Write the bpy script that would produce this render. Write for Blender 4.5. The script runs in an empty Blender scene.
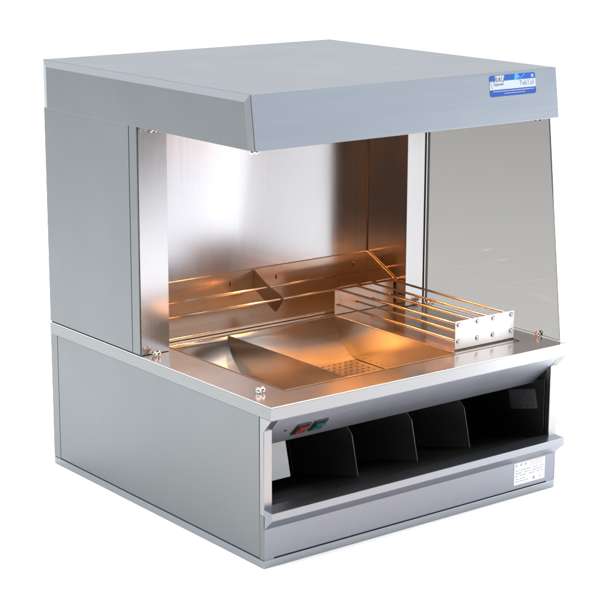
import bpy, bmesh, math, random
from mathutils import Vector, Matrix
random.seed(7)
S = bpy.context.scene
C = S.collection

# ------------------------------------------------------------------ camera
cam_d = bpy.data.cameras.new("camera")
cam = bpy.data.objects.new("camera", cam_d)
C.objects.link(cam)
S.camera = cam
YAW, PIT, ROL = -0.65856, -0.23953, 0.0039
F_PX = 1801.69
cam_d.sensor_width = 36.0
cam_d.lens = 36.0 * F_PX / 610.0
cam_d.clip_start = 0.05
cam_d.clip_end = 500
fwd = Vector((-math.sin(YAW) * math.cos(PIT), math.cos(YAW) * math.cos(PIT), math.sin(PIT)))
r0 = Vector((math.cos(YAW), math.sin(YAW), 0))
u0 = r0.cross(fwd)
rr = r0 * math.cos(ROL) + u0 * math.sin(ROL)
uu = u0 * math.cos(ROL) - r0 * math.sin(ROL)
M = Matrix((rr, uu, -fwd)).transposed().to_4x4()
M.translation = Vector((-1.7149, -2.3282, 1.1726))
cam.matrix_world = M

# ------------------------------------------------------------------ light
W_ = bpy.data.worlds.new("World")
S.world = W_
W_.use_nodes = True
wn = W_.node_tree.nodes
wl = W_.node_tree.links
bg = wn["Background"]
tc = wn.new("ShaderNodeTexCoord")
sx = wn.new("ShaderNodeSeparateXYZ")
rp = wn.new("ShaderNodeValToRGB")
wl.new(tc.outputs["Generated"], sx.inputs[0])
wl.new(sx.outputs["Z"], rp.inputs[0])
rp.color_ramp.elements[0].position = 0.0
rp.color_ramp.elements[0].color = (0.88, 0.94, 1.0, 1)
rp.color_ramp.elements[1].position = 0.35
rp.color_ramp.elements[1].color = (0.95, 0.98, 1.0, 1)
e = rp.color_ramp.elements.new(0.75)
e.color = (1.55, 1.55, 1.55, 1)
bg.inputs[1].default_value = 1.18
# the studio is darker towards the front left
vd = wn.new("ShaderNodeVectorMath"); vd.operation = 'DOT_PRODUCT'
wl.new(tc.outputs["Generated"], vd.inputs[0]); vd.inputs[1].default_value = (-0.66, -0.75, -0.1)
mr = wn.new("ShaderNodeMapRange"); mr.interpolation_type = 'SMOOTHSTEP'
wl.new(vd.outputs["Value"], mr.inputs[0])
mr.inputs[1].default_value = 0.35; mr.inputs[2].default_value = 0.85
mr.inputs[3].default_value = 1.0; mr.inputs[4].default_value = 0.04
vm = wn.new("ShaderNodeVectorMath"); vm.operation = 'SCALE'
wl.new(rp.outputs[0], vm.inputs[0]); wl.new(mr.outputs[0], vm.inputs["Scale"])
wl.new(vm.outputs[0], bg.inputs[0])


def area(name, loc, target, sx_, sy_, power, col=(1, 1, 1)):
    d = bpy.data.lights.new(name, 'AREA')
    d.shape = 'RECTANGLE'
    d.size, d.size_y = sx_, sy_
    d.energy = power
    d.color = col
    o = bpy.data.objects.new(name, d)
    C.objects.link(o)
    o.location = loc
    o.rotation_euler = (Vector(target) - Vector(loc)).to_track_quat('-Z', 'Y').to_euler()
    return o


area("overhead_fill", (0.35, 0.3, 4.0), (0.35, 0.3, 0), 5, 5, 240)  # added lamp out of view; lifts the paper to white around the base
area("front_right_fill", (1.322, -0.492, 0.29), (0.70, 0.31, 0.33), 0.42, 0.54, 3.7)  # added unseen lamp; brightens the reflections that the glass tint darkens

S.view_settings.view_transform = 'Standard'
S.view_settings.look = 'None'
S.view_settings.exposure = 0.0
S.view_settings.gamma = 1.0
S.cycles.max_bounces = 14
S.cycles.glossy_bounces = 10
S.cycles.diffuse_bounces = 5
S.cycles.transparent_max_bounces = 12
S.cycles.sample_clamp_indirect = 6.0
S.cycles.use_denoising = True


# ------------------------------------------------------------------ materials
def mat(name):
    m = bpy.data.materials.new(name)
    m.use_nodes = True
    return m, m.node_tree.nodes, m.node_tree.links, m.node_tree.nodes["Principled BSDF"]


def steel(name, col, rough, axis='x', brush=0.25, bump=0.05, aniso=0.0, var=0.06, scale=260.0, metal=1.0, smudge=0.10, wave=0.0):
    """brushed sheet steel: fine grain stretched along one axis plus faint large smudges"""
    m, n, l, b = mat(name)
    b.inputs["Metallic"].default_value = metal
    t = n.new("ShaderNodeTexCoord")
    mp = n.new("ShaderNodeMapping")
    l.new(t.outputs["Object"], mp.inputs[0])
    sc = [scale, scale, scale]
    sc['xyz'.index(axis)] = 3.0
    mp.inputs["Scale"].default_value = sc
    nz = n.new("ShaderNodeTexNoise")
    nz.inputs["Scale"].default_value = 1.0
    nz.inputs["Detail"].default_value = 4.0
    l.new(mp.outputs[0], nz.inputs[0])
    big = n.new("ShaderNodeTexNoise")
    big.inputs["Scale"].default_value = 5.0
    big.inputs["Detail"].default_value = 5.0
    big.inputs["Roughness"].default_value = 0.6
    l.new(t.outputs["Object"], big.inputs[0])
    # roughness = rough + brush*(noise-.5)*rough + smudge
    a = n.new("ShaderNodeMath"); a.operation = 'MULTIPLY_ADD'
    l.new(nz.outputs[0], a.inputs[0])
    a.inputs[1].default_value = brush * rough
    a.inputs[2].default_value = rough * (1 - brush * 0.5)
    c = n.new("ShaderNodeMath"); c.operation = 'MULTIPLY_ADD'
    l.new(big.outputs[0], c.inputs[0])
    c.inputs[1].default_value = smudge
    c2 = n.new("ShaderNodeMath"); c2.operation = 'SUBTRACT'
    l.new(a.outputs[0], c2.inputs[0]); c2.inputs[1].default_value = smudge / 2
    l.new(c2.outputs[0], c.inputs[2])
    l.new(c.outputs[0], b.inputs["Roughness"])
    # colour variation
    mx = n.new("ShaderNodeMix"); mx.data_type = 'RGBA'
    l.new(nz.outputs[0], mx.inputs[0])
    mx.inputs[6].default_value = tuple(x * (1 - var) for x in col) + (1,)
    mx.inputs[7].default_value = tuple(min(1, x * (1 + var)) for x in col) + (1,)
    l.new(mx.outputs[2], b.inputs["Base Color"])
    if bump:
        bp = n.new("ShaderNodeBump")
        bp.inputs["Strength"].default_value = bump
        bp.inputs["Distance"].default_value = 0.0004
        l.new(nz.outputs[0], bp.inputs["Height"])
        l.new(bp.outputs[0], b.inputs["Normal"])
    if wave:
        wv = n.new("ShaderNodeTexNoise"); wv.inputs["Scale"].default_value = 3.5; wv.inputs["Detail"].default_value = 2.0
        l.new(t.outputs["Object"], wv.inputs[0])
        b2 = n.new("ShaderNodeBump"); b2.inputs["Strength"].default_value = wave; b2.inputs["Distance"].default_value = 0.01
        l.new(wv.outputs[0], b2.inputs["Height"])
        if bump: l.new(bp.outputs[0], b2.inputs["Normal"])
        l.new(b2.outputs[0], b.inputs["Normal"])
    if aniso:
        b.inputs["Anisotropic"].default_value = aniso
        tg = n.new("ShaderNodeTangent"); tg.direction_type = 'RADIAL'; tg.axis = 'X'
        l.new(tg.outputs[0], b.inputs["Tangent"])
        b.inputs["Anisotropic Rotation"].default_value = 0.25
    return m


def plain(name, col, rough=0.5, metal=0.0, emit=0.0, ecol=None):
    m, n, l, b = mat(name)
    t = n.new("ShaderNodeTexCoord")
    nz = n.new("ShaderNodeTexNoise")
    nz.inputs["Scale"].default_value = 60
    nz.inputs["Detail"].default_value = 4
    l.new(t.outputs["Object"], nz.inputs[0])
    mx = n.new("ShaderNodeMix"); mx.data_type = 'RGBA'
    l.new(nz.outputs[0], mx.inputs[0])
    mx.inputs[6].default_value = tuple(x * 0.95 for x in col) + (1,)
    mx.inputs[7].default_value = tuple(min(1, x * 1.05) for x in col) + (1,)
    l.new(mx.outputs[2], b.inputs["Base Color"])
    b.inputs["Roughness"].default_value = rough
    b.inputs["Metallic"].default_value = metal
    if emit:
        b.inputs["Emission Color"].default_value = tuple(ecol or col) + (1,)
        b.inputs["Emission Strength"].default_value = emit
    return m


SIDE = steel("side_steel", (0.203, 0.220, 0.230), 0.34, 'z', 0.35, 0.06, var=0.07, smudge=0.16, wave=0.35)  # outer steels share one metal
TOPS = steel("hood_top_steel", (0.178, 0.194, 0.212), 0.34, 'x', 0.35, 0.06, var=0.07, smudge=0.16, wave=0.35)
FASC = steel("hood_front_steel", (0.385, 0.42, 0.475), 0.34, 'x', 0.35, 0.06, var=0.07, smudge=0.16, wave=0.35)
FRONT = steel("front_steel", (0.215, 0.240, 0.283), 0.32, 'x', 0.25, 0.04, var=0.03)
CTRL = steel("control_steel", (0.42, 0.46, 0.53), 0.45, 'x', 0.2, 0.03, var=0.03)
LIP = steel("lip_steel", (0.315, 0.325, 0.345), 0.30, 'x', 0.25, 0.04, var=0.03)
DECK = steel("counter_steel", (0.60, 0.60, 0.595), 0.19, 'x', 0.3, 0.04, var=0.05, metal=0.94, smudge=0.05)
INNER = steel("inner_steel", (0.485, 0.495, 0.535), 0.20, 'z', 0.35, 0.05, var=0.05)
INNERR = steel("shaded_inner_steel", (0.42, 0.365, 0.33), 0.13, 'z', 0.3, 0.04, var=0.05, smudge=0.05)  # same steel as the back wall; its dark brown reflection is in the colour
PILL = steel("pillar_steel", (0.50, 0.505, 0.535), 0.18, 'z', 0.3, 0.04, var=0.04)
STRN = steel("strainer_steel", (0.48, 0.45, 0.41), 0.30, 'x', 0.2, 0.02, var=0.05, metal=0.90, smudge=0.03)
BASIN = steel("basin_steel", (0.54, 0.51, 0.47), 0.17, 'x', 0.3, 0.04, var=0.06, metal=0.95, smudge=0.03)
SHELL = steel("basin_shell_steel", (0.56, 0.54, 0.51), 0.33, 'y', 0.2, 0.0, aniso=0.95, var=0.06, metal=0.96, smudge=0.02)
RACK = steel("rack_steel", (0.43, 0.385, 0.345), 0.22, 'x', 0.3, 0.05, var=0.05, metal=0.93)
ROD = steel("lamplit_rod_steel", (0.60, 0.45, 0.34), 0.22, 'x', 0.05, 0.0, var=0.03)  # coppery tint: warm heat-lamp light put into the rod colour
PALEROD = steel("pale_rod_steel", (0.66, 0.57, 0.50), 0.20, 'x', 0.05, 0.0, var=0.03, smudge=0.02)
PLATE = steel("end_plate_steel", (0.55, 0.55, 0.56), 0.36, 'x', 0.3, 0.04, var=0.04, metal=0.78)
CHROME = steel("chrome", (0.80, 0.79, 0.77), 0.10, 'x', 0.1, 0.0, var=0.02)
BLACK = plain("black_liner", (0.018, 0.018, 0.020), 0.42)
DIVB = plain("black_divider", (0.16, 0.16, 0.17), 0.45)
GAP = plain("dark_gap", (0.012, 0.013, 0.015), 0.6)
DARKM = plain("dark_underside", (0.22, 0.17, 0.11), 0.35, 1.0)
WHITE = plain("label_white", (0.74, 0.76, 0.80), 0.45)
INK = plain("label_ink", (0.05, 0.055, 0.07), 0.5)
GREYINK = plain("grey_ink", (0.22, 0.26, 0.33), 0.5)
SILVINK = plain("pale_ink", (0.30, 0.36, 0.45), 0.5)
BLUE = plain("sticker_blue", (0.015, 0.10, 0.50), 0.35)
BLUE2 = plain("sticker_deep_blue", (0.018, 0.075, 0.40), 0.35)
CYAN = plain("sticker_cyan", (0.08, 0.45, 0.75), 0.35)
SILV = plain("sticker_silver", (0.55, 0.60, 0.66), 0.35)
RED = plain("switch_red", (0.19, 0.026, 0.02), 0.22)
GREEN = plain("switch_green", (0.008, 0.095, 0.08), 0.22)
BLK = plain("switch_black", (0.012, 0.012, 0.012), 0.3)
QUARTZ = plain("quartz_lamp", (1.0, 0.45, 0.12), 0.3, 0.0, 5.0, (1.0, 0.40, 0.10))

# clear side glass: a grey backdrop is put into its tint; mirror-like sheen
GLASS, gn, gl, gb = mat("grey_tint_glass")
gn.remove(gb)
tr = gn.new("ShaderNodeBsdfTransparent"); tr.inputs[0].default_value = (0.500, 0.495, 0.487, 1)
gg = gn.new("ShaderNodeBsdfGlossy"); gg.inputs["Roughness"].default_value = 0.02
fr = gn.new("ShaderNodeFresnel"); fr.inputs[0].default_value = 1.33
mxs = gn.new("ShaderNodeMixShader")
ge = gn.new("ShaderNodeNewGeometry")
iv = gn.new("ShaderNodeMath"); iv.operation = 'SUBTRACT'; iv.inputs[0].default_value = 1.0
gl.new(ge.outputs["Backfacing"], iv.inputs[1])
ml = gn.new("ShaderNodeMath"); ml.operation = 'MULTIPLY'
gl.new(fr.outputs[0], ml.inputs[0]); gl.new(iv.outputs[0], ml.inputs[1])
gl.new(ml.outputs[0], mxs.inputs[0]); gl.new(tr.outputs[0], mxs.inputs[1]); gl.new(gg.outputs[0], mxs.inputs[2])
gl.new(mxs.outputs[0], gn["Material Output"].inputs[0])
GEDGE = plain("glass_edge", (0.03, 0.04, 0.05), 0.15)


# ------------------------------------------------------------------ mesh helpers
class MB:
    """collects shapes (world coordinates) into one mesh"""
    def __init__(self):
        self.bm = bmesh.new()
        self.mi = 0

    def _f(self, vs):
        try:
            f = self.bm.faces.new(vs)
            f.material_index = self.mi
            return f
        except ValueError:
            return None

    def box(self, x0, x1, y0, y1, z0, z1, M=None):
        P = [(x, y, z) for x in (x0, x1) for y in (y0, y1) for z in (z0, z1)]
        v = [self.bm.verts.new(M @ Vector(p) if M else p) for p in P]
        for q in ((0, 1, 3, 2), (4, 6, 7, 5), (0, 4, 5, 1), (2, 3, 7, 6), (0, 2, 6, 4), (1, 5, 7, 3)):
            self._f([v[i] for i in q])
        return self

    def prism(self, prof, a0, a1, axis='x', M=None):
        """closed profile (other two axes in xyz order) extruded along axis from a0 to a1"""
        def mk(a, p):
            q = {'x': (a, p[0], p[1]), 'y': (p[0], a, p[1]), 'z': (p[0], p[1], a)}[axis]
            return self.bm.verts.new(M @ Vector(q) if M else q)
        A = [mk(a0, p) for p in prof]
        B = [mk(a1, p) for p in prof]
        n = len(prof)
        self._f(A); self._f(B[::-1])
        for i in range(n):
            self._f([A[i], B[i], B[(i + 1) % n], A[(i + 1) % n]])
        return self

    def poly(self, pts):
        return self._f([self.bm.verts.new(p) for p in pts])

    def tube(self, p, q, r, n=14):
        p, q = Vector(p), Vector(q)
        d = (q - p).normalized()
        a = d.orthogonal().normalized(); b = d.cross(a)
        R = [[self.bm.verts.new(c + r * (math.cos(t) * a + math.sin(t) * b))
              for t in [2 * math.pi * i / n for i in range(n)]] for c in (p, q)]
        for i in range(n):
            j = (i + 1) % n
            f = self._f([R[0][i], R[0][j], R[1][j], R[1][i]])
            if f: f.smooth = True
        self._f(R[0][::-1]); self._f(R[1])
        return self

    def path(self, pts, r, n=12):
        for a, b in zip(pts[:-1], pts[1:]):
            self.tube(a, b, r, n)
        return self

    def dome(self, c, d, r, h, n=14, k=5):
        c, d = Vector(c), Vector(d).normalized()
        a = d.orthogonal().normalized(); b = d.cross(a)
        rings = []
        for i in range(k):
            t = math.pi / 2 * i / k
            rings.append([self.bm.verts.new(c + r * math.cos(t) * (math.cos(s) * a + math.sin(s) * b) + h * math.sin(t) * d)
                          for s in [2 * math.pi * j / n for j in range(n)]])
        top = self.bm.verts.new(c + h * d)
        for A, B in zip(rings[:-1], rings[1:]):
            for j in range(n):
                f = self._f([A[j], A[(j + 1) % n], B[(j + 1) % n], B[j]])
                if f: f.smooth = True
        for j in range(n):
            f = self._f([rings[-1][j], rings[-1][(j + 1) % n], top])
            if f: f.smooth = True
        return self

    def build(self, name, mats, parent=None, bevel=0.0, seg=2):
        bm = self.bm
        bmesh.ops.recalc_face_normals(bm, faces=bm.faces)
        if bevel:
            es = [e for e in bm.edges if len(e.link_faces) == 2 and e.calc_face_angle(0) > 0.4]
            bmesh.ops.bevel(bm, geom=es, offset=bevel, segments=seg, affect='EDGES', profile=0.5, clamp_overlap=True)
        me = bpy.data.meshes.new(name)
        bm.to_mesh(me); bm.free()
        for m in (mats if isinstance(mats, (list, tuple)) else [mats]):
            me.materials.append(m)
        o = bpy.data.objects.new(name, me)
        C.objects.link(o)
        adopt(o, parent)
        return o


def root_of(o):
    while o.parent: o = o.parent
    return o


def adopt(o, parent):
    if parent is None: return
    o.parent = parent
    loc = root_of(parent).location
    if parent.parent is None:
        o.matrix_parent_inverse = Matrix.Translation(-Vector(loc))
    # deeper levels: parent mesh sits at world origin already, identity inverse is right


def thing(name, label, cat, loc):
    o = bpy.data.objects.new(name, None)
    o.empty_display_size = 0.1
    C.objects.link(o)
    o.location = loc
    o["label"] = label
    o["category"] = cat
    return o


def lettering(name, jobs, mats, parent):
    """flat printed words: jobs = (text, size, matrix, material index)"""
    bm = bmesh.new()
    for txt, size, M, mi in jobs:
        cu = bpy.data.curves.new("t", 'FONT')
        cu.body = txt; cu.size = size; cu.resolution_u = 2
        cu.align_x = 'CENTER'; cu.align_y = 'CENTER'
        cu.extrude = 0.00005
        t = bpy.data.objects.new("t", cu)
        C.objects.link(t)
        bpy.context.view_layer.update()
        me = bpy.data.meshes.new_from_object(t.evaluated_get(bpy.context.evaluated_depsgraph_get()))
        me.transform(M)
        k = len(bm.faces)
        bm.from_mesh(me)
        bm.faces.ensure_lookup_table()
        for f in bm.faces[k:]: f.material_index = mi
        bpy.data.objects.remove(t); bpy.data.meshes.remove(me); bpy.data.curves.remove(cu)
    me = bpy.data.meshes.new(name)
    bm.to_mesh(me); bm.free()
    for m in mats: me.materials.append(m)
    o = bpy.data.objects.new(name, me)
    C.objects.link(o)
    adopt(o, parent)
    return o


# ------------------------------------------------------------------ setting
FLOORM = plain("white_sweep", (0.92, 0.92, 0.92), 0.7)
b_ = FLOORM.node_tree.nodes["Principled BSDF"]
b_.inputs["Specular IOR Level"].default_value = 0.2
g = MB()
N = 64
g.poly([(60 * math.cos(2 * math.pi * i / N), 60 * math.sin(2 * math.pi * i / N), -0.006) for i in range(N)])
ground = g.build("ground", plain("studio_floor", (0.050, 0.034, 0.022), 0.6))
ground["kind"] = "structure"
# wide sheet of white studio paper; its near edge lies below the frame
g = MB()
dx, dy = 0.7204, -0.6936          # direction of the near edge
g.poly([(-1.1 - dx * 40, 0.35 - dy * 40, 0), (-1.1 + dx * 40, 0.35 + dy * 40, 0), (60, 60, 0), (30, 60, 0)])
paper = g.build("white_paper_ground", FLOORM)
paper["kind"] = "structure"

# ------------------------------------------------------------------ the warmer
Wd, D = 0.70, 0.71
HD, TD = 0.294, 0.0234
HB, HT = 0.7184, 0.8106
OY = 0.022
T = 0.0175                       # base side wall thickness
warmer = thing("food_warmer", "large stainless steel countertop food warmer with overhanging hood and open shelf below", "food warmer", (0.35, 0.355, 0))

# plinth
pl = MB().box(0, Wd, 0, D, 0.0004, 0.0145).build("plinth", steel("plinth_steel", (0.29, 0.315, 0.35), 0.34, 'x', 0.2, 0.02, var=0.03), warmer, 0.0008)
# base core: dark frame filling the seams
core = MB()
core.box(0.0016, T - 0.001, 0.0016, D - 0.0016, 0.0145, 0.2695)
core.box(Wd - T - 0.0015, Wd - 0.0016, 0.0016, D - 0.0016, 0.0145, 0.2695)
core.box(T - 0.001, Wd - T - 0.0015, 0.003, 0.010, 0.0145, 0.088)
core.build("inner_frame", GAP, warmer)
for s in (0, 1):
    def X(x): return x if s == 0 else Wd - x
    x0, x1 = sorted((X(0), X(0.0016)))
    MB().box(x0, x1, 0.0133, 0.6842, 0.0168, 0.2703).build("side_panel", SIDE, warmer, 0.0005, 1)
    tw = T if s == 0 else 0.0203
    x0, x1 = sorted((X(0), X(tw)))
    # front upright, kicking forward under the counter lip
    MB().prism([(0.0, 0.0953), (0.0, 0.247), (-OY + 0.001, 0.2702), (0.0118, 0.2702), (0.0118, 0.0953)], x0, x1, 'x').build(
        "front_upright", LIP, warmer, 0.0006, 1)
    x0, x1 = sorted((X(0), X(0.0016)))
    MB().box(x0, x1, 0.0, 0.0118, 0.0158, 0.0951).build("corner_post", SIDE, warmer)
    MB().box(x0, x1, 0.6856, D, 0.0158, 0.2703).build("corner_post", SIDE, warmer)
# lower front panel
fp = MB().box(0.0016 + 0.0002, Wd - 0.0018, -0.0004, 0.0016, 0.0172, 0.0950).build("lower_front_panel", FRONT, warmer, 0.0005, 1)
MB().box(0.0016, 0.022, 0.0004, 0.003, 0.0146, 0.0172).build("panel_foot", FRONT, warmer)
MB().box(Wd - 0.022, Wd - 0.0016, 0.0004, 0.003, 0.0146, 0.0172).build("panel_foot", FRONT, warmer)
# shelf ledge
MB().prism([(0.010, 0.1085), (-OY - 0.001, 0.1065), (-OY - 0.001, 0.0930), (-0.0008, 0.0712), (-0.0008, 0.0955), (0.010, 0.0955)], 0.0002, Wd - 0.0002, 'x').build(
    "shelf_ledge", steel("ledge_steel", (0.262, 0.288, 0.33), 0.32, 'x', 0.25, 0.04, var=0.03), warmer, 0.0007)
# rear panel of the base (seen only from behind)
MB().box(T, Wd - T, D - 0.004, D - 0.001, 0.0145, 0.2695).build("rear_panel", SIDE, warmer)


def rect_frame(mb, o, i, z0, z1):
    """slab with a rectangular hole; o, i = (x0,x1,y0,y1)"""
    def ring(q, z): return [mb.bm.verts.new(p + (z,)) for p in ((q[0], q[2]), (q[1], q[2]), (q[1], q[3]), (q[0], q[3]))]
    ot, it, ob, ib = ring(o, z1), ring(i, z1), ring(o, z0), ring(i, z0)
    for k in range(4):
        j = (k + 1) % 4
        mb._f([ot[k], ot[j], it[j], it[k]]); mb._f([ob[k], ib[k], ib[j], ob[j]])
        mb._f([ot[k], ob[k], ob[j], ot[j]]); mb._f([it[k], it[j], ib[j], ib[k]])


# counter: folded sheet with down-turned edges and the basin cut-out
BX0, BX1, BY0, BY1 = 0.0770, 0.6385, 0.0425, 0.4150
ct = MB()
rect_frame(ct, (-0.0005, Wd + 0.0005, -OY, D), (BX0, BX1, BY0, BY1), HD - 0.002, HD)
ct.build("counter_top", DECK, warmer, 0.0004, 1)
ce = MB()
ce.box(-0.0005, Wd + 0.0005, -OY, -OY + 0.002, HD - TD, HD - 0.0022)
ce.build("counter_front_edge", LIP, warmer)
for xx in (-0.0005, Wd - 0.0011):
    MB().box(xx, xx + 0.0016, -OY + 0.0022, D, HD - TD, HD - 0.0022).build(
        "counter_side_edge", steel("edge_steel", (0.27, 0.285, 0.29), 0.34, 'y', 0.2, 0.02, var=0.03), warmer)

# control fascia
fz0, fz1, fy0, fy1 = 0.2045, 0.2700, 0.0440, -OY + 0.0005
fa = MB().prism([(fy1, fz1), (fy0, fz0), (fy0 + 0.0020, fz0), (fy1 + 0.0020, fz1)], T + 0.0003, Wd - 0.0206, 'x').build("control_fascia", CTRL, warmer, 0.0005, 1)
vdir = Vector((0, fy1 - fy0, fz1 - fz0)).normalized()
ndir = Vector((0, -vdir.z, vdir.y))          # outward (front, down)
if ndir.y > 0: ndir = -ndir


def on_fascia(x, v, h=0.0):
    return Vector((x, fy0, fz0)) + vdir * v + ndir * h


def fmat(x, v, h=0.0):
    M_ = Matrix((Vector((1, 0, 0)), vdir, ndir)).transposed().to_4x4()
    M_.translation = on_fascia(x, v, h)
    return M_


FL = Vector((0, fy1 - fy0, fz1 - fz0)).length
# pilot lamp and the two rocker switches
MB().prism([(0.0026 * math.cos(t), 0.0026 * math.sin(t)) for t in [i * math.pi / 8 for i in range(16)]], 0.0, 0.0009, 'z', fmat(0.0553, 0.0435)).build("pilot_light", plain("pilot_dark", (0.06, 0.012, 0.012), 0.25), warmer)
for xs, col in ((0.0912, RED), (0.1285, GREEN)):
    M_ = fmat(xs, 0.0385)
    sw = MB().box(-0.0152, 0.0152, -0.0172, 0.0172, 0.0, 0.0024, M_).build("rocker_switch", BLK, warmer, 0.0012)
    rk = MB()
    rk.prism([(-0.0125, 0.0024), (-0.0125, 0.0040), (-0.001, 0.0046), (0.0105, 0.0082), (0.0105, 0.0024)], -0.0098, 0.0098, 'x', M_)
    rk.build("rocker", col, sw, 0.0006)

# dark enclosure behind the switches: steel plate closing the first bay
th = math.radians(14)
RT = Matrix.Translation((0, 0.0, 0.106)) @ Matrix.Rotation(-th, 4, 'X')     # tilted frame: floor falls to the back
sb = MB().box(T + 0.0005, 0.1360, 0.100, 0.104, 0.030, 0.170, RT)
sb.build("switch_box_cover", plain("switch_cover_paint", (0.80, 0.81, 0.84), 0.4), warmer)

# upper side cabinets
PY = 0.381
for s in (0, 1):
    wth = 0.0638 if s == 0 else 0.0590
    def X(x): return x if s == 0 else Wd - x
    def bx(a, b, *r): a_, b_ = sorted((X(a), X(b))); return MB().box(a_, b_, *r)
    zz0, zz1 = HD + 0.0022, HB
    bx(0.0020, wth - 0.0012, PY + 0.0020, D - 0.002, HD + 0.0002, zz1).build("cabinet_core", GAP, warmer)
    bx(0, 0.0018, 0.4083, D, zz0, zz1).build("upper_side_panel", SIDE, warmer, 0.0004, 1)
    bx(0, 0.0018, PY + 0.0005, 0.4068, zz0, zz1).build("pillar_side_strip", SIDE, warmer, 0.0004, 1)
    if s == 0:
        bx(0.0024, wth, PY, PY + 0.0018, zz0 - 0.001, zz1).build("pillar_front", PILL, warmer, 0.0004, 1)
    else:
        bx(0.0133, wth, PY, PY + 0.0018, zz0 - 0.001, zz1).build("pillar_front", PILL, warmer, 0.0004, 1)
        bx(0.0002, 0.0088, PY, PY + 0.0018, zz0 - 0.001, zz1).build("glass_channel", PILL, warmer, 0.0004, 1)
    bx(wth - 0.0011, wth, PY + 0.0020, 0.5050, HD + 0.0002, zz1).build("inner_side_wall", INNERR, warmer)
MB().box(0.0638, Wd - 0.0590, 0.5052, 0.5070, HD + 0.0002, HB).build("inner_back_wall", INNER, warmer)
MB().tube((0.6402, 0.5044, HD + 0.0006), (0.6402, 0.5044, HB), 0.0008, 10).build("corner_seam", plain("seam_brown", (0.06, 0.045, 0.035), 0.7), warmer)
MB().box(0.0630, Wd - 0.0600, D - 0.003, D - 0.001, HD + 0.0002, HB).build("upper_rear_panel", SIDE, warmer)

# hood -------------------------------------------------------------
hx = 0.0022
by, ty = 0.0232, 0.0357
hb = MB()
hyb = D - 0.0005
# closed body: front, top, back, bottom and chamfered flanks with a raised panel
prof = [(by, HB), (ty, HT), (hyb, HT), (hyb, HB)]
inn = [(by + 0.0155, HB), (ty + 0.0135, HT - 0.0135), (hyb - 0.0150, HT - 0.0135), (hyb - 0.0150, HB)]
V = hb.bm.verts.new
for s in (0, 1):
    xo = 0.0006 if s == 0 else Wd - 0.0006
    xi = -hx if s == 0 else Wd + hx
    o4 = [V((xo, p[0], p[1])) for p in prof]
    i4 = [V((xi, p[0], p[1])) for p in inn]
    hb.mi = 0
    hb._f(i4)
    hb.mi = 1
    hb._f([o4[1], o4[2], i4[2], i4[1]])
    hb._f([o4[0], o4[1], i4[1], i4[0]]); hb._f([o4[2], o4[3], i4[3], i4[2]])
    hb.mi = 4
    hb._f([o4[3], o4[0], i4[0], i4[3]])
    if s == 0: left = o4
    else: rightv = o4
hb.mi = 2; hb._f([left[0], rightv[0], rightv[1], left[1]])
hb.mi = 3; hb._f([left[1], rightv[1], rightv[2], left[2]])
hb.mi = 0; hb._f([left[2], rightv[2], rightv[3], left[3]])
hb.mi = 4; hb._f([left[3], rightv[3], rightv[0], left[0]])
BAND = steel("hood_band_steel", (0.42, 0.45, 0.47), 0.34, 'z', 0.2, 0.02, var=0.03)  # lighter copy of the hood steel; light caught by the bevel is in its colour
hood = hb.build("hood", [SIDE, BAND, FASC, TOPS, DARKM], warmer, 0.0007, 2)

# heat lamps under the hood
for yy in (0.14, 0.33):
    hl = MB().prism([(yy - 0.045, HB - 0.0005), (yy - 0.030, HB - 0.015), (yy - 0.028, HB - 0.015), (yy - 0.040, HB - 0.003), (yy + 0.040, HB - 0.003), (yy + 0.028, HB - 0.015), (yy + 0.030, HB - 0.015), (yy + 0.045, HB - 0.0005)], 0.085, 0.660, 'x').build(
        "heat_lamp", plain("lamp_reflector", (0.75, 0.62, 0.42), 0.25, 1.0), warmer)
    MB().tube((0.090, yy, HB - 0.0095), (0.655, yy, HB - 0.0095), 0.0040).build("lamp_tube", QUARTZ, hl)
    area("heat_lamp_light", (0.372, yy, HB - 0.017), (0.35, yy, 0), 0.56, 0.03, 3.9, (1.0, 0.37, 0.09))

# hood sticker ------------------------------------------------------
hv = Vector((0, ty - by, HT - HB)).normalized()
hn = Vector((0, -hv.z, hv.y))


def smat(x, z, h):
    k = (z - HB) / (HT - HB)
    M_ = Matrix((Vector((1, 0, 0)), hv, hn)).transposed().to_4x4()
    M_.translation = Vector((x, by + (ty - by) * k, z)) + hn * h
    return M_


def rrect(x0, x1, y0, y1, r, corners=(1, 1, 1, 1), n=5):
    pts = []
    for (cx, cy, a, on_) in ((x1 - r, y1 - r, 0, corners[0]), (x0 + r, y1 - r, 90, corners[1]), (x0 + r, y0 + r, 180, corners[2]), (x1 - r, y0 + r, 270, corners[3])):
        if on_:
            for i in range(n + 1):
                t = math.radians(a + 90 * i / n)
                pts.append((cx + r * math.cos(t), cy + r * math.sin(t)))
        else:
            pts.append((cx + (r if a in (0, 270) else -r), cy + (r if a in (0, 90) else -r)))
    return pts


SM = smat(0.5870, 0.7865, 0.0)
sw_, sh_ = 0.0575, 0.0192
stk = MB().prism(rrect(-sw_, sw_, -sh_, sh_, 0.0045), 0.0002, 0.0005, 'z', SM).build("sticker", plain("sticker_pale", (0.56, 0.64, 0.74), 0.35), hood)
pr = MB()
pr.mi = 0
pr.prism(rrect(-sw_, sw_, 0.0085, sh_, 0.0045, (1, 1, 0, 0)), 0.0005, 0.0007, 'z', SM)
pr.mi = 1
pr.prism(rrect(-sw_, sw_, -sh_, -0.0070, 0.0045, (0, 0, 1, 1)), 0.0005, 0.0007, 'z', SM)
pr.mi = 2
pr.prism([(0.004, 0.0087), (0.010, 0.0087), (0.014, 0.0190), (0.006, 0.0190)], 0.0007, 0.00085, 'z', SM)
pr.prism([(0.020, 0.0095), (0.031, 0.0180), (0.030, 0.0186), (0.0185, 0.0100)], 0.0007, 0.00085, 'z', SM)
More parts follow.
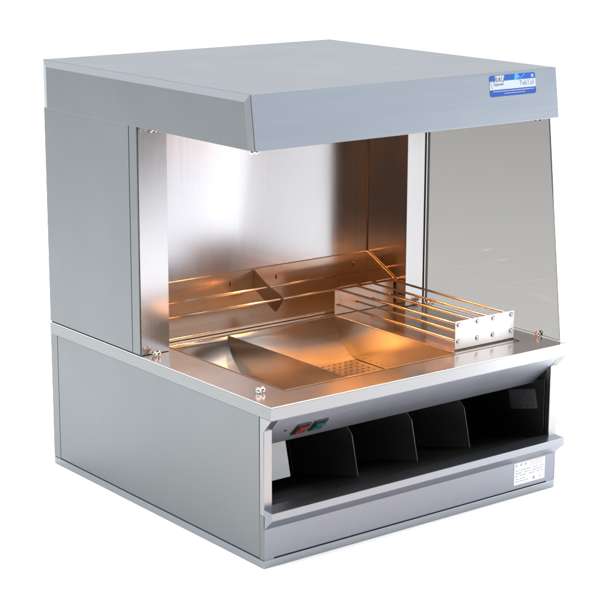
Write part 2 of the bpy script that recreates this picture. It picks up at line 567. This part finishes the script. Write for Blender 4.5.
pr.prism([(0.012, 0.0095), (0.018, 0.0125), (0.0175, 0.0150), (0.0125, 0.0160)], 0.0007, 0.00085, 'z', SM)
pr.mi = 3     # small printed line along the lower band and thin pen strokes
x = -0.050
while x < 0.050:
    w = random.uniform(0.0015, 0.005)
    pr.box(x, x + w, -0.0108, -0.0094, 0.0007, 0.0008, SM)
    x += w + 0.0010
x = -0.022
while x < 0.030:
    w = random.uniform(0.0015, 0.004)
    pr.box(x, x + w, -0.0150, -0.0138, 0.0007, 0.0008, SM)
    x += w + 0.0010
pr.box(0.0470, 0.0525, 0.0110, 0.0160, 0.0007, 0.0008, SM)
pr.mi = 4
pr.prism([(-0.0515, -0.0050), (-0.0505, -0.0050), (-0.0560, 0.0085), (-0.0570, 0.0085)], 0.0005, 0.0007, 'z', SM)
pr.prism([(-0.0405, -0.0010), (-0.0395, -0.0010), (-0.0480, 0.0060), (-0.0488, 0.0060)], 0.0005, 0.0007, 'z', SM)
pr.prism([(-0.0475, 0.0010), (-0.0240, 0.0010), (-0.0195, 0.0165), (-0.0215, 0.0195), (-0.0445, 0.0180)], 0.0007, 0.0009, 'z', SM)
pr.mi = 5
pr.prism([(-0.0475, 0.0035), (-0.0250, 0.0035), (-0.0215, 0.0180), (-0.0435, 0.0180)], 0.0009, 0.0012, 'z', SM)
pr.build("sticker_print", [BLUE, BLUE2, CYAN, SILV, GREYINK, SILV], stk)
SH = Matrix(((1, 0.25, 0, 0), (0, 1, 0, 0), (0, 0, 1, 0), (0, 0, 0, 1)))
lettering("logo_letters", [("RAU", 0.0125, SM @ Matrix.Translation((-0.0335, 0.0108, 0.0013)) @ SH, 0)], [INK], stk)
lettering("sticker_word", [("Tek", 0.0125, SM @ Matrix.Translation((0.0260, 0.0015, 0.0007)), 0)], [GREYINK], stk)
lettering("sticker_word", [("Tall", 0.0125, SM @ Matrix.Translation((0.0450, 0.0015, 0.0007)), 0)], [SILVINK], stk)
lettering("sticker_mark", [("c", 0.0060, SM @ Matrix.Translation((0.0498, 0.0137, 0.00095)), 0)], [BLUE], stk)


def rating_label(M_, w, h, parent, paper, ink, small):
    lb = MB().box(0, w, 0, h, 0.0001, 0.0004, M_).build("rating_label", paper, parent)
    p = MB()
    rnd = random.Random(3)
    # icon row
    for k in range(3):
        xx = 0.03 * w + k * 0.15 * w
        p.prism([(xx, 0.84 * h), (xx + 0.05 * w, 0.84 * h), (xx + 0.075 * w, 0.94 * h), (xx + 0.03 * w, 0.94 * h)], 0.0004, 0.0005, 'z', M_)
    def row(y, x0, x1, hh):
        xx = x0
        while xx < x1:
            ww = rnd.uniform(0.02, 0.06) * w
            p.box(xx, min(xx + ww, x1), y, y + hh, 0.0004, 0.0005, M_)
            xx += ww + 0.012 * w
    for k in range(5):
        row((0.74 + 0.055 * k) * h if k < 4 else 0.95 * h, 0.50 * w, 0.95 * w, 0.018 * h)
    for y, segs in ((0.62, ((.05, .16), (.22, .55), (.62, .78), (.84, .95))), (0.50, ((.05, .24), (.32, .50), (.58, .92))),
                    (0.38, ((.05, .12), (.16, .38), (.48, .66), (.74, .80), (.86, .95))), (0.24, ((.05, .15), (.20, .36))), (0.12, ((.05, .15), (.18, .46)))):
        for a, b in segs: row(y * h, a * w, b * w, 0.045 * h)
    # warning triangle and bin pictogram
    for r0, mi in ((1.0, 0),):
        cx, cy = 0.64 * w, 0.17 * h
        p.prism([(cx - 0.05 * w, cy - 0.08 * h), (cx + 0.05 * w, cy - 0.08 * h), (cx, cy + 0.11 * h)], 0.0004, 0.0005, 'z', M_)
    cx = 0.84 * w
    p.box(cx - 0.012 * w, cx + 0.012 * w, 0.12 * h, 0.24 * h, 0.0004, 0.0005, M_)
    p.box(cx - 0.03 * w, cx + 0.03 * w, 0.08 * h, 0.10 * h, 0.0004, 0.0005, M_)
    p.build("label_print", ink, lb)
    return lb


MF = Matrix(((1, 0, 0, 0.5905), (0, 0, -1, -0.0004), (0, 1, 0, 0.0255), (0, 0, 0, 1)))
rating_label(MF, 0.0815, 0.0435, fp, WHITE, GREYINK, True)


# glass panel on the right ------------------------------------------
gp = MB()
GX0, GX1 = 0.6955, 0.6992
gprof = [(-0.0035, HD + 0.0015), (0.0455, HB - 0.001), (PY - 0.0015, HB - 0.001), (PY - 0.0015, HD + 0.0015)]
gp.prism(gprof, GX0, GX1, 'x')
gpo = gp.build("glass_panel", [GLASS, GEDGE], warmer)
for f in gpo.data.polygons:
    if abs(f.normal.x) < 0.5: f.material_index = 1


def clip(x, y, z, up):
    """two chrome cheeks on a small foot holding the glass edge"""
    s = 1 if up else -1
    c = MB()
    for dx in (-0.0050, 0.0050):
        c.tube((x + dx - 0.0020, y, z + s * 0.0060), (x + dx + 0.0020, y, z + s * 0.0060), 0.0053, 16)
    c.tube((x - 0.0088, y, z + s * 0.0060), (x + 0.0088, y, z + s * 0.0060), 0.0024, 10)
    c.tube((x, y, z + s * 0.0004), (x, y, z + s * 0.0050), 0.0030, 12)
    return c.build("glass_clip", CHROME, warmer, 0.0005, 1)


clip(0.0240, 0.3640, HD, True)
clip(0.0365, 0.0590, HD, True)
clip(0.0240, 0.3640, HB, False)
clip(0.0230, 0.0560, HB, False)
clip(0.6930, 0.0470, HD, True)
clip(0.6880, 0.3580, HD, True)
clip(0.6930, 0.0700, HB, False)

# ------------------------------------------------------------------ black divided tray in the base
tray = thing("divided_tray", "black sloping tray with upright dividers inside the open base of the warmer", "tray", (0.35, 0.12, 0.09))
fl = MB().box(T + 0.0012, Wd - 0.0225, 0.0100, 0.300, -0.0018, 0.0, RT).build("tray_floor", BLACK, tray)
for xd in (0.2850, 0.4300, 0.5640):
    MB().prism([(0.098, 0.0003), (0.098, 0.078), (0.122, 0.112), (0.298, 0.112), (0.298, 0.0003)], xd - 0.0009, xd + 0.0009, 'x', RT).build(
        "divider", DIVB, tray, 0.0003, 1)
rw = MB().prism([(0.012, 0.0003), (-0.0160, 0.112), (0.298, 0.112), (0.298, 0.0003)], Wd - 0.0245, Wd - 0.0226, 'x', RT).build("tray_side", BLACK, tray)
MB().box(T + 0.0012, Wd - 0.0225, 0.3002, 0.302, -0.0018, 0.112, RT).build("tray_back", BLACK, tray)
MS = RT @ Matrix(((0, 0, -1, Wd - 0.0245), (-1, 0, 0, 0.088), (0, 1, 0, 0.0560), (0, 0, 0, 1)))
rating_label(MS, 0.074, 0.038, rw, plain("shaded_label", (0.13, 0.14, 0.16), 0.4), INK, True)

# ------------------------------------------------------------------ basin
basin = thing("food_basin", "stainless basin with curved back and one divider sunk into the counter", "basin", (0.28, 0.23, 0.21))
IX0, IX1, IY0, IY1 = 0.0830, 0.4815, 0.0490, 0.4115
rim = MB()
# flange ring and the flat shelf on the right, 1 mm proud of the counter
def ringverts(q, z): return [rim.bm.verts.new(p + (z,)) for p in ((q[0], q[2]), (q[1], q[2]), (q[1], q[3]), (q[0], q[3]))]
rect_frame(rim, (0.0797, 0.6362, 0.0452, 0.4130), (IX0, IX1, IY0, IY1), HD - 0.002, HD - 0.0004)
rim.build("rim", BASIN, basin, 0.0004, 1)
gk = MB()
rect_frame(gk, (BX0 + 0.0001, BX1 - 0.0001, BY0 + 0.0001, BY1 - 0.0001), (0.0793, 0.6366, 0.0448, 0.4134), HD - 0.0018, HD + 0.0002)
gk.build("rim_gap_shade", GAP, basin)  # dark ring standing in for the shadowed gap around the rim
curve = [(0.4117, 0.2932), (0.4108, 0.2830), (0.4072, 0.2715), (0.4010, 0.2590), (0.3920, 0.2470), (0.3815, 0.2370), (0.3700, 0.2280), (0.3595, 0.2210), (0.3510, 0.2178), (0.3462, 0.2170)]
flat = [(0.0950, 0.2170), (0.0850, 0.2175), (0.0770, 0.2180), (0.0720, 0.2260), (0.0488, 0.2932)]
sh = MB()
pts = curve + flat
A = [sh.bm.verts.new((IX0, p[0], p[1])) for p in pts]
B = [sh.bm.verts.new((IX1, p[0], p[1])) for p in pts]
for i in range(len(pts) - 1):
    if i == len(curve) - 1:
        # bottom: solid under the left cell; the perforated plate fills the right cell
        m0 = sh.bm.verts.new((0.2200, pts[i][0], pts[i][1])); m1 = sh.bm.verts.new((0.2200, pts[i + 1][0], pts[i + 1][1]))
        sh._f([A[i], m0, m1, A[i + 1]])
        continue
    f = sh._f([A[i], B[i], B[i + 1], A[i + 1]])
    f.smooth = True
shell = sh.build("shell", SHELL, basin)
so = shell.modifiers.new("thick", 'SOLIDIFY'); so.thickness = 0.0012; so.offset = 1
inner_prof = [(p[0], p[1]) for p in pts]
for xx, nm in ((IX0 - 0.0012, "end_wall"), (IX1, "end_wall")):
    MB().prism([(p[0], min(p[1], 0.2918)) for p in inner_prof], xx, xx + 0.0012, 'x').build(nm, BASIN, basin)
MB().prism([(p[0] * 0.9985 + 0.0003, p[1] + (0.0006 if p[1] < 0.29 else 0.0004)) for p in inner_prof], 0.2180, 0.2200, 'x').build("divider", BASIN, basin, 0.0003, 1)
# perforated strainer plate in the right cell
pf = MB()
px_, py_ = 0.0143, 0.0179
nx, ny = 16, 14
xs0, ys0 = 0.4640 + px_ / 2 - 16 * px_, 0.3462 - ny * py_
hr = 0.0027
NS = 12
zf = 0.2174
for i in range(nx):
    for j in range(ny):
        x0, x1 = xs0 + i * px_, xs0 + (i + 1) * px_
        y0, y1 = ys0 + j * py_, ys0 + (j + 1) * py_
        cx, cy = (x0 + x1) / 2, (y0 + y1) / 2
        ring = [pf.bm.verts.new((cx + hr * math.cos(2 * math.pi * (k + .5) / NS), cy + hr * math.sin(2 * math.pi * (k + .5) / NS), zf)) for k in range(NS)]
        low = [pf.bm.verts.new((v.co.x, v.co.y, zf - 0.0012)) for v in ring]
        co = [pf.bm.verts.new(p + (zf,)) for p in ((x1, cy), (x1, y1), (cx, y1), (x0, y1), (x0, cy), (x0, y0), (cx, y0), (x1, y0))]
        # outer loop sampled to NS points around the square
        outer = []
        for k in range(NS):
            t = 2 * math.pi * (k + .5) / NS
            c_, s_ = math.cos(t), math.sin(t)
            m_ = max(abs(c_) / (px_ / 2), abs(s_) / (py_ / 2))
            outer.append(pf.bm.verts.new((cx + c_ / m_, cy + s_ / m_, zf)))
        for v in co: pf.bm.verts.remove(v)
        for k in range(NS):
            q = (k + 1) % NS
            pf._f([ring[k], ring[q], outer[q], outer[k]])
            pf._f([ring[k], low[k], low[q], ring[q]])
        # corners left by the sampling
        cs = [pf.bm.verts.new(p + (zf,)) for p in ((x1, y1), (x0, y1), (x0, y0), (x1, y0))]
        for vi, (a, b) in enumerate(((1, 2), (4, 5), (7, 8), (10, 11))):
            pass
        for cv in cs:
            near = sorted(range(NS), key=lambda k: (outer[k].co - cv.co).length)[:2]
            pf._f([outer[near[0]], outer[near[1]], cv])
pf.box(0.2202, xs0, ys0, 0.3462, zf - 0.001, zf)
pf.box(xs0 + nx * px_, IX1 - 0.0022, ys0, 0.3462, zf - 0.001, zf)
pf.build("strainer_plate", STRN, basin)
MB().box(0.2190, IX1, 0.0900, 0.3480, 0.1980, 0.1992).build("drain_pan", plain("drain_dark", (0.03, 0.02, 0.012), 0.5), basin)

# ------------------------------------------------------------------ rod rack on the counter
rk_ = thing("rod_rack", "wire rod rack with riveted steel end plates lying across the right of the basin", "rack", (0.565, 0.24, HD))
fpx0, fpx1, fpy = 0.4892, 0.6405, 0.0655
MB().prism(rrect(fpx0, fpx1, HD + 0.0022, 0.3500, 0.0012), fpy - 0.0018, fpy, 'y').build("end_plate", PLATE, rk_, 0.0003, 1)
MB().box(fpx0 + 0.001, fpx1 - 0.001, fpy - 0.0016, fpy - 0.0002, HD + 0.0003, HD + 0.0021).build("plate_gap_shade", GAP, rk_)  # dark strip put in for the shade in the gap below the plate
bz = 0.3495
bp_prof = [(0.4830, HD + 0.0006), (0.6370, HD + 0.0006), (0.6370, bz), (0.5920, bz), (0.5915, bz - 0.0045), (0.5790, bz - 0.0045), (0.5785, bz), (0.5510, bz), (0.5505, bz - 0.0045), (0.5380, bz - 0.0045), (0.5375, bz), (0.4960, bz), (0.4955, bz - 0.0015), (0.4840, bz - 0.0015), (0.4830, bz - 0.003)]
MB().prism(bp_prof, 0.4140, 0.4158, 'y').build("end_plate", PLATE, rk_, 0.0002, 1)
RX = (0.4970, 0.5450, 0.5850, 0.6322)
RXb = (0.4900, 0.5385, 0.5800, 0.6300)
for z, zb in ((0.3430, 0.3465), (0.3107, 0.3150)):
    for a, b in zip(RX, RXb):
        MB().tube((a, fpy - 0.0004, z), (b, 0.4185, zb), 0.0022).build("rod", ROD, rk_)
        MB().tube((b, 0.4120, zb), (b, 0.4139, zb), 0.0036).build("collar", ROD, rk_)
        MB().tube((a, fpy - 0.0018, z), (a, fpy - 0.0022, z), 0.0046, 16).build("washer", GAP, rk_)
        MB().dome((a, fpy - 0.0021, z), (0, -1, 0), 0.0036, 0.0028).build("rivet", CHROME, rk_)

# ------------------------------------------------------------------ bag rack against the back wall
bg_ = thing("holder_rack", "low steel holder with two long rods and a slanted divider along the inner back wall", "rack", (0.35, 0.48, HD))
KH = [(0.2883, 0.3690), (0.4014, 0.3680), (0.6018, 0.3680), (0.1200, 0.3690)]
BKX0, BKX1 = 0.0655, 0.6392
bk = MB().box(BKX0, BKX1, 0.5020, 0.5034, HD + 0.0012, 0.3915)
bko = bk.build("back_plate", RACK, bg_, 0.0003, 1)
MB().box(BKX0, BKX1, 0.4330, 0.5018, HD + 0.0012, HD + 0.0028).build("shelf", RACK, bg_)
MB().box(BKX0, BKX1, 0.4314, 0.4329, HD + 0.0012, HD + 0.0065).build("shelf_lip", PALEROD, bg_, 0.0003, 1)
for kx, kz in KH:
    k = MB().prism([(kx + 0.0016 * math.cos(t), kz + (0.0040 if math.sin(t) >= 0 else -0.0030) + 0.0016 * math.sin(t)) for t in [i * math.pi / 8 for i in range(16)]], 0.5012, 0.5019, 'y')
    k.build("keyhole_slot", GAP, bg_)
    MB().tube((kx, 0.4990, kz + 0.0035), (kx, 0.5011, kz + 0.0035), 0.0014).build("stud", CHROME, bg_)
arm = [(0.5018, 0.3915), (0.4560, 0.3680), (0.4120, 0.3560), (0.4035, 0.3500), (0.4035, 0.3450), (0.4270, 0.3180), (0.4330, 0.3190), (0.5018, 0.3520)]
MB().prism(arm, 0.3450, 0.3466, 'x').build("divider", RACK, bg_, 0.0003, 1)
endp = [(0.5018, 0.3912), (0.4120, 0.3485), (0.4085, 0.3460), (0.4160, 0.3410), (0.4200, 0.2975), (0.5018, 0.2975)]
MB().prism(endp, 0.6376, 0.6392, 'x').build("end_plate", RACK, bg_, 0.0003, 1)
MB().prism(endp, 0.0655, 0.0671, 'x').build("end_plate", RACK, bg_, 0.0003, 1)
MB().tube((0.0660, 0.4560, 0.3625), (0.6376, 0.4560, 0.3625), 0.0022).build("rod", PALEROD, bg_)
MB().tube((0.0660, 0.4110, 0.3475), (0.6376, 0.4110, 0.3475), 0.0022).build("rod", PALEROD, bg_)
